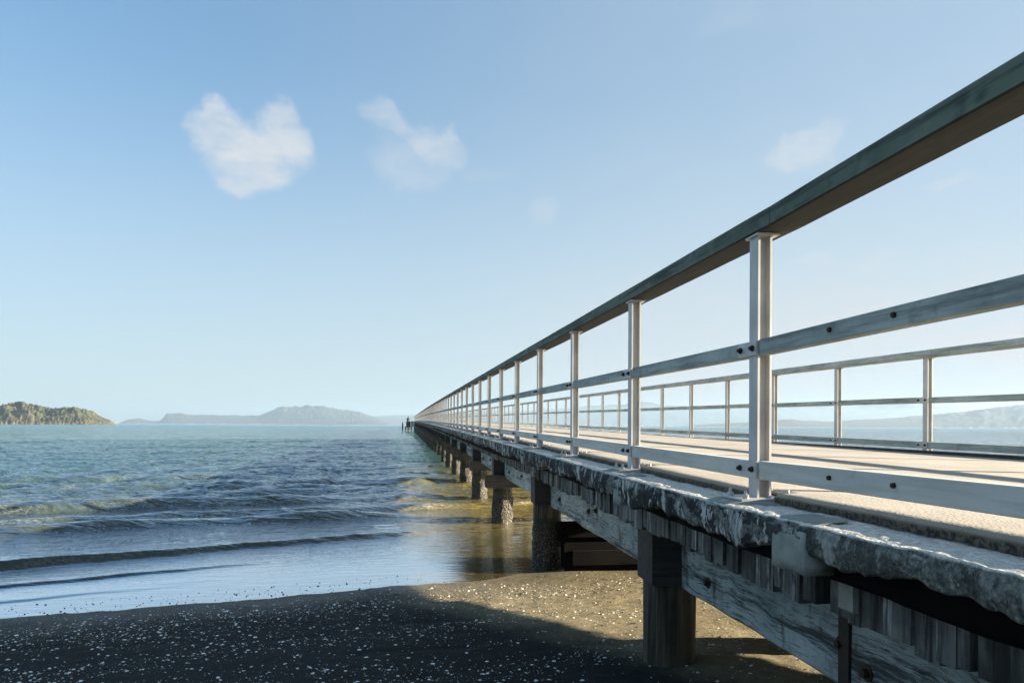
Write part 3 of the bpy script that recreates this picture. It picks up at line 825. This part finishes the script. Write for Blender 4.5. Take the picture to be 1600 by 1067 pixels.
def railing(x_out, ystart, y0, nposts, near, zoff, root, mirror=False):
    posts = []
    for k_ in range(nposts):
        yp = ystart+k_*SP
        zr = DT+.012+float(rise(yp))+zoff
        if k_ < 100:
            o = obj('post', me_post); o.parent = root
            o.location = (x_out-root.location.x, yp-root.location.y, zr-root.location.z)
            if k_ < (26 if near else 10):
                for mm, nm in ((me_base, 'base_plate'), (me_cap, 'head_plate')): obj(nm, mm, o)
            if near and k_ < 12: obj('grout_pad', me_grout, o)
            if k_ < (36 if near else 14):
                for mm in me_br: obj('bracket', mm, o)
            if k_ < (18 if near else 10):
                for mm in me_bolts: obj('bolt', mm, o)
        else: posts.append((yp, zr))
    if posts:
        g = MB()
        for yp, zr in posts: g.box(x_out, x_out+.06, yp-.038, yp+.038, zr, zr+H_POST)
        o = g.build('post', M_galv, root); o.matrix_parent_inverse = Matrix.Translation(-root.location); tag(o, kind='stuff')
    rest = [MB(), MB()]
    for ri, (a_, b_) in enumerate(RZ):
        nm = ('mid_rail', 'bottom_rail')[ri]
        mt = M_rail if ri == 0 or not near else M_rail_low
        protos = []
        for v in range(5):
            tw = .002*v
            protos.append(MB().box(0, .045, .0445, SP-.0415, a_+.0, b_-tw*.3, .003).mesh(nm, mt))
        for k_ in range(nposts-1):
            yp = ystart+k_*SP
            za = CZ+float(rise(yp))+zoff; zb_ = CZ+float(rise(yp+SP))+zoff
            if k_ < 100:
                o = obj(nm, protos[random.randrange(5)]); o.parent = root
                jx = random.uniform(0, .003)
                o.location = (x_out+.001+jx-root.location.x, yp-root.location.y, za-root.location.z+random.uniform(-.003, .003))
                o.rotation_euler = (math.atan2(zb_-za, SP), 0, 0)
                # coach screws half way along the nearest boards
                if near and k_ < 4:
                    for yy_ in ((.82, 1.15) if k_ == 1 else ()):
                        g = MB().cyl((-.001, yy_, (a_+b_)/2+.004), (-.010, yy_, (a_+b_)/2+.004), .009, .008, 6); g.build('coach_screw', M_bolt, o)
            else: rest[ri].box(x_out+.001, x_out+.046, yp+.0445, yp+SP-.0415, za+a_, za+b_, 0, (zb_-za)/SP)
        if rest[ri].v:
            o = rest[ri].build(nm, mt, root); o.matrix_parent_inverse = Matrix.Translation(-root.location); tag(o, kind='stuff')
    # handrail boards, two bays long
    L = SP*2
    k_ = 0
    while ystart+k_*L < ystart+(nposts-1)*SP-.1:
        ya = ystart+k_*L-.15
        za = CZ+float(rise(ya))+zoff; zb_ = CZ+float(rise(ya+L))+zoff
        if near: x0_, x1_ = x_out-.012, x_out+.132
        else: x0_, x1_ = x_out-.045, x_out+.10
        n_ = 16; prof = [(x0_+.006, .780), (x1_-.006, .780), (x1_, .786), (x1_, .850), (x1_-.007, .858), (x0_+.007, .858), (x0_, .850), (x0_, .786)]
        g = MB(); V_ = []
        for i in range(n_):
            t_ = i/(n_-1); yy_ = ya+.002+(L-.004)*t_
            j1 = .0025*float(perlin(np.array(yy_*.9), np.array(3.3))); j2 = .0018*float(perlin(np.array(yy_*2.3), np.array(8.3)))
            for (a_, b_) in prof: V_.append((a_+j1, yy_, za+(zb_-za)*t_+b_+j2))
        g.add(V_, [(i*8+j, i*8+(j+1) % 8, (i+1)*8+(j+1) % 8, (i+1)*8+j) for i in range(n_-1) for j in range(8)]+[tuple(range(8)), tuple(range(n_*8-1, n_*8-9, -1))])
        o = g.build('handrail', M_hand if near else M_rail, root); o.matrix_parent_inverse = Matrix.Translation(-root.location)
        k_ += 1
NP = int((PL-Y0)/SP)
r1 = empty('railing', (1.43, Y0-2*SP, DT))
tag(r1, 'nearer railing of grey steel posts with dark green handrail beside the viewer', 'railing')
railing(1.398, Y0-2*SP, 0, NP+2, True, 0.0, r1)
r2_ = empty('railing', (5.6, 7.345-6*SP, DT))
tag(r2_, 'railing along the opposite edge of the deck with thin grey timber rails', 'railing')
railing(5.60, 7.345-6*SP, 0, NP+3, False, -.065, r2_)

# ------------------------------------------------------------------ things at the pier head
bc = empty('beacon', (.0, 205, lz-.05)); tag(bc, 'small dark domed light beacon at the far end of the pier', 'beacon')
MB().box(-.6, .6, -.6, .6, 0, 1.5, .03).build('cabinet', M_hut, bc)
MB().lathe([(.42, 1.5), (.42, 2.0), (.38, 2.02)], (0, 0, 0), 14).build('lantern', M_glass, bc)
MB().lathe([(.58, 2.02), (.52, 2.2), (.3, 2.42), (.08, 2.5), (.06, 2.95), (.02, 3.0)], (0, 0, 0), 14).build('dome', M_hut, bc)
sh_ = empty('shed', (1.08, 204, lz-.05)); tag(sh_, 'dark blue shed at the end of the pier beside the beacon', 'shed')
MB().box(-.42, .42, -.8, .8, 0, 1.35, .02).build('wall', M_hutblue, sh_)
MB().add([(-.55, -.9, 1.35), (.55, -.9, 1.35), (.55, .9, 1.35), (-.55, .9, 1.35), (0, -.9, 1.62), (0, .9, 1.62)], [(0, 1, 4), (2, 3, 5), (0, 4, 5, 3), (1, 2, 5, 4), (0, 3, 2, 1)]).build('roof', M_hut, sh_)
mp = MB().cyl((-1.55, 204, -1), (-1.55, 204, 1.9), .2, .17, 10).cyl((-1.55, 204, 1.9), (-1.55, 204, 2.7), .17, .03, 10).build('mooring_pile', M_darkwood)
tag(mp, 'lone dark mooring pile standing left of the pier head', 'mooring pile')
# a gull over the pier end
gl = MB(); gx, gy, gz = 1.0, 150.0, CZ+3.6
gl.lathe([(.01, -.22), (.06, -.14), (.085, 0), (.06, .13), (.035, .2), (.008, .26)], (0, 0, 0), 8)
gl.v = [(a_, c_, b_) for a_, b_, c_ in gl.v]
gl.add([(.06, .08, .02), (.06, -.08, .02), (.35, .02, .16), (.35, -.10, .15), (.68, -.12, .04), (.36, .0, .14)], [(0, 2, 3, 1), (2, 4, 3), (0, 1, 3, 5), (5, 3, 4)])
gl.add([(-.06, .08, .02), (-.06, -.08, .02), (-.35, .02, .16), (-.35, -.10, .15), (-.68, -.12, .04), (-.36, .0, .14)], [(0, 1, 3, 2), (2, 3, 4), (0, 5, 3, 1), (5, 4, 3)])
o = gl.build('gull', M_feather, None, False, (gx, gy, gz)); tag(o, 'tiny gull flying above the far end of the pier', 'bird')

# ------------------------------------------------------------------ hills and island
def hill(name, prof, D, depth, m, rough, label, seed=0, fine=1.0, back=0.0):
    # prof: (azimuth tan relative to the view axis, height in metres)
    xs = np.array([p_[0] for p_ in prof])*D; hs = np.array([p_[1] for p_ in prof])
    n_ = 320; mm = 46
    u = np.linspace(xs[0], xs[-1], n_); hh = np.interp(u, xs, hs)
    k_ = np.exp(-(np.arange(-6, 7)/2.5)**2); k_ /= k_.sum(); hp = np.pad(hh, 6, 'edge'); hh = np.convolve(hp, k_, 'valid')
    v = np.linspace(0, 1, mm)
    U, Vv = np.meshgrid(u, v, indexing='ij'); Hh = np.repeat(hh[:, None], mm, 1)
    bell = np.sin(np.clip(Vv, 0, 1)*pi)**.8
    s_ = 6.0/(xs[-1]-xs[0])*fine
    nz = fbm(U*s_*3+seed, Vv*depth*s_*3, 6, .58)
    Z = Hh*bell*(1+rough*nz*(bell < .99))+Hh*.06*fbm(U*s_*22, Vv*depth*s_*22+seed, 3)
    Z = Z*np.sin(pi*np.clip((U-xs[0])/(xs[-1]-xs[0]), .0, 1))**.12
    zm = Z.max(axis=1); kk = np.ones(31)/31; zm = np.convolve(np.pad(zm, 15, 'edge'), kk, 'valid')[:, None]
    Z = Z/np.maximum(zm, .01)*Hh*(1+.05*fbm(U*s_*9+seed, Vv*depth*s_*9, 3))*np.sin(pi*np.clip((U-xs[0])/(xs[-1]-xs[0]), .0, 1))**.12
    Dd = D+depth*Vv-depth*.5
    Z = Z+.025*Hh*bell*fbm(U*s_*22+seed, Vv*depth*s_*22, 4, .5)
    U = U*Dd/D
    X = U*cos(YAW)+Dd*sin(YAW); Y = Dd*cos(YAW)-U*sin(YAW)
    me = np_mesh(name, np.stack([X.ravel(), Y.ravel(), Z.ravel()-.4], 1), grid_faces(n_, mm), m, True)
    tag(obj(name, me), label, kind='structure')
def pr(D, pts):
    return [((a_-800)/1150, max(0, (664+.005*(a_-800)-b_))*D/1150+(CZ if b_ < 658 else .2)) for a_, b_ in pts]
D1 = 900
hill('island', pr(D1, [(-260, 661), (-180, 648), (-80, 634), (0, 631), (25, 628), (45, 629), (75, 635), (100, 634), (118, 633), (135, 637), (150, 643), (165, 650), (178, 656), (186, 659)]), D1, 170, M_isle, .22, 'scrubby green island with rocky shore', 3, 1.0)
D2 = 4800
hill('far_hill', pr(D2, [(186, 659), (200, 654.5), (215, 653), (236, 656), (250, 655), (260, 647), (280, 645), (300, 647), (340, 648), (380, 649), (405, 648), (425, 641), (440, 636), (455, 635), (485, 633), (505, 633), (520, 636), (560, 641), (585, 649), (604, 657), (612, 661)]), D2, 500, M_hills, .10, 'hazy blue headland across the bay', 11)
D3 = 7000
hill('far_range', pr(D3, [(540, 660), (575, 650), (600, 648), (640, 645), (700, 644), (800, 640), (870, 636), (930, 632), (1000, 629), (1060, 632), (1130, 634), (1220, 630), (1330, 633), (1420, 630), (1520, 640), (1640, 630), (1800, 622), (2000, 630), (2200, 655)]), D3, 900, M_hills, .10, 'pale mountain range behind the harbour', 23)
D4 = 3000
hill('right_headland', pr(D4, [(1040, 665), (1120, 660), (1230, 655), (1300, 657), (1400, 652), (1450, 648), (1500, 643), (1550, 637), (1600, 632), (1700, 627), (1850, 622), (2000, 626), (2150, 642), (2250, 665)]), D4, 600, M_hills, .10, 'dim grey headland on the right', 37)
# white buildings of the town at the foot of the range
g = MB()
for i in range(150):
    a_ = random.choice([random.gauss(1180, 35), random.gauss(1270, 30), random.uniform(840, 1420), random.gauss(1170, 14)])
    D_ = random.uniform(6400, 6530); u_ = (a_-800)/1150*D_; b_ = random.uniform(8, 30); hh_ = random.uniform(3, 11)*(1.8 if 1150 < a_ < 1190 else 1)
    X_ = u_*cos(YAW)+D_*sin(YAW); Y_ = D_*cos(YAW)-u_*sin(YAW)
    g.box(X_-b_/2, X_+b_/2, Y_-8, Y_+8, 0, hh_)
for i in range(34):
    a_ = random.choice([random.uniform(190, 420), random.uniform(1440, 1590)]); D_ = random.uniform(4500, 4540) if a_ < 800 else 2690; u_ = (a_-800)/1150*D_; b_ = random.uniform(3, 8)
    X_ = u_*cos(YAW)+D_*sin(YAW); Y_ = D_*cos(YAW)-u_*sin(YAW); g.box(X_-b_/2, X_+b_/2, Y_-5, Y_+5, 0, random.uniform(2, 4.5))
tag(g.build('distant_town', M_white), 'scatter of tiny white buildings along the far shore', 'town', kind='stuff')

# ------------------------------------------------------------------ haze
def m_haze():
    m_ = bpy.data.materials.new('haze air'); m_.use_nodes = True
    nt = m_.node_tree; nt.nodes.clear()
    out = nt.nodes.new('ShaderNodeOutputMaterial'); v = nt.nodes.new('ShaderNodeVolumePrincipled')
    v.inputs['Color'].default_value = C(.30, .41, .53); v.inputs['Density'].default_value = .00019
    v.inputs['Anisotropy'].default_value = .2
    nt.links.new(v.outputs[0], out.inputs['Volume']); return m_
hz = MB().box(-8200, 8200, -8200, 8200, -4.0, 150).build('haze', m_haze())
tag(hz, 'thin sea haze over the bay', 'haze', kind='stuff')
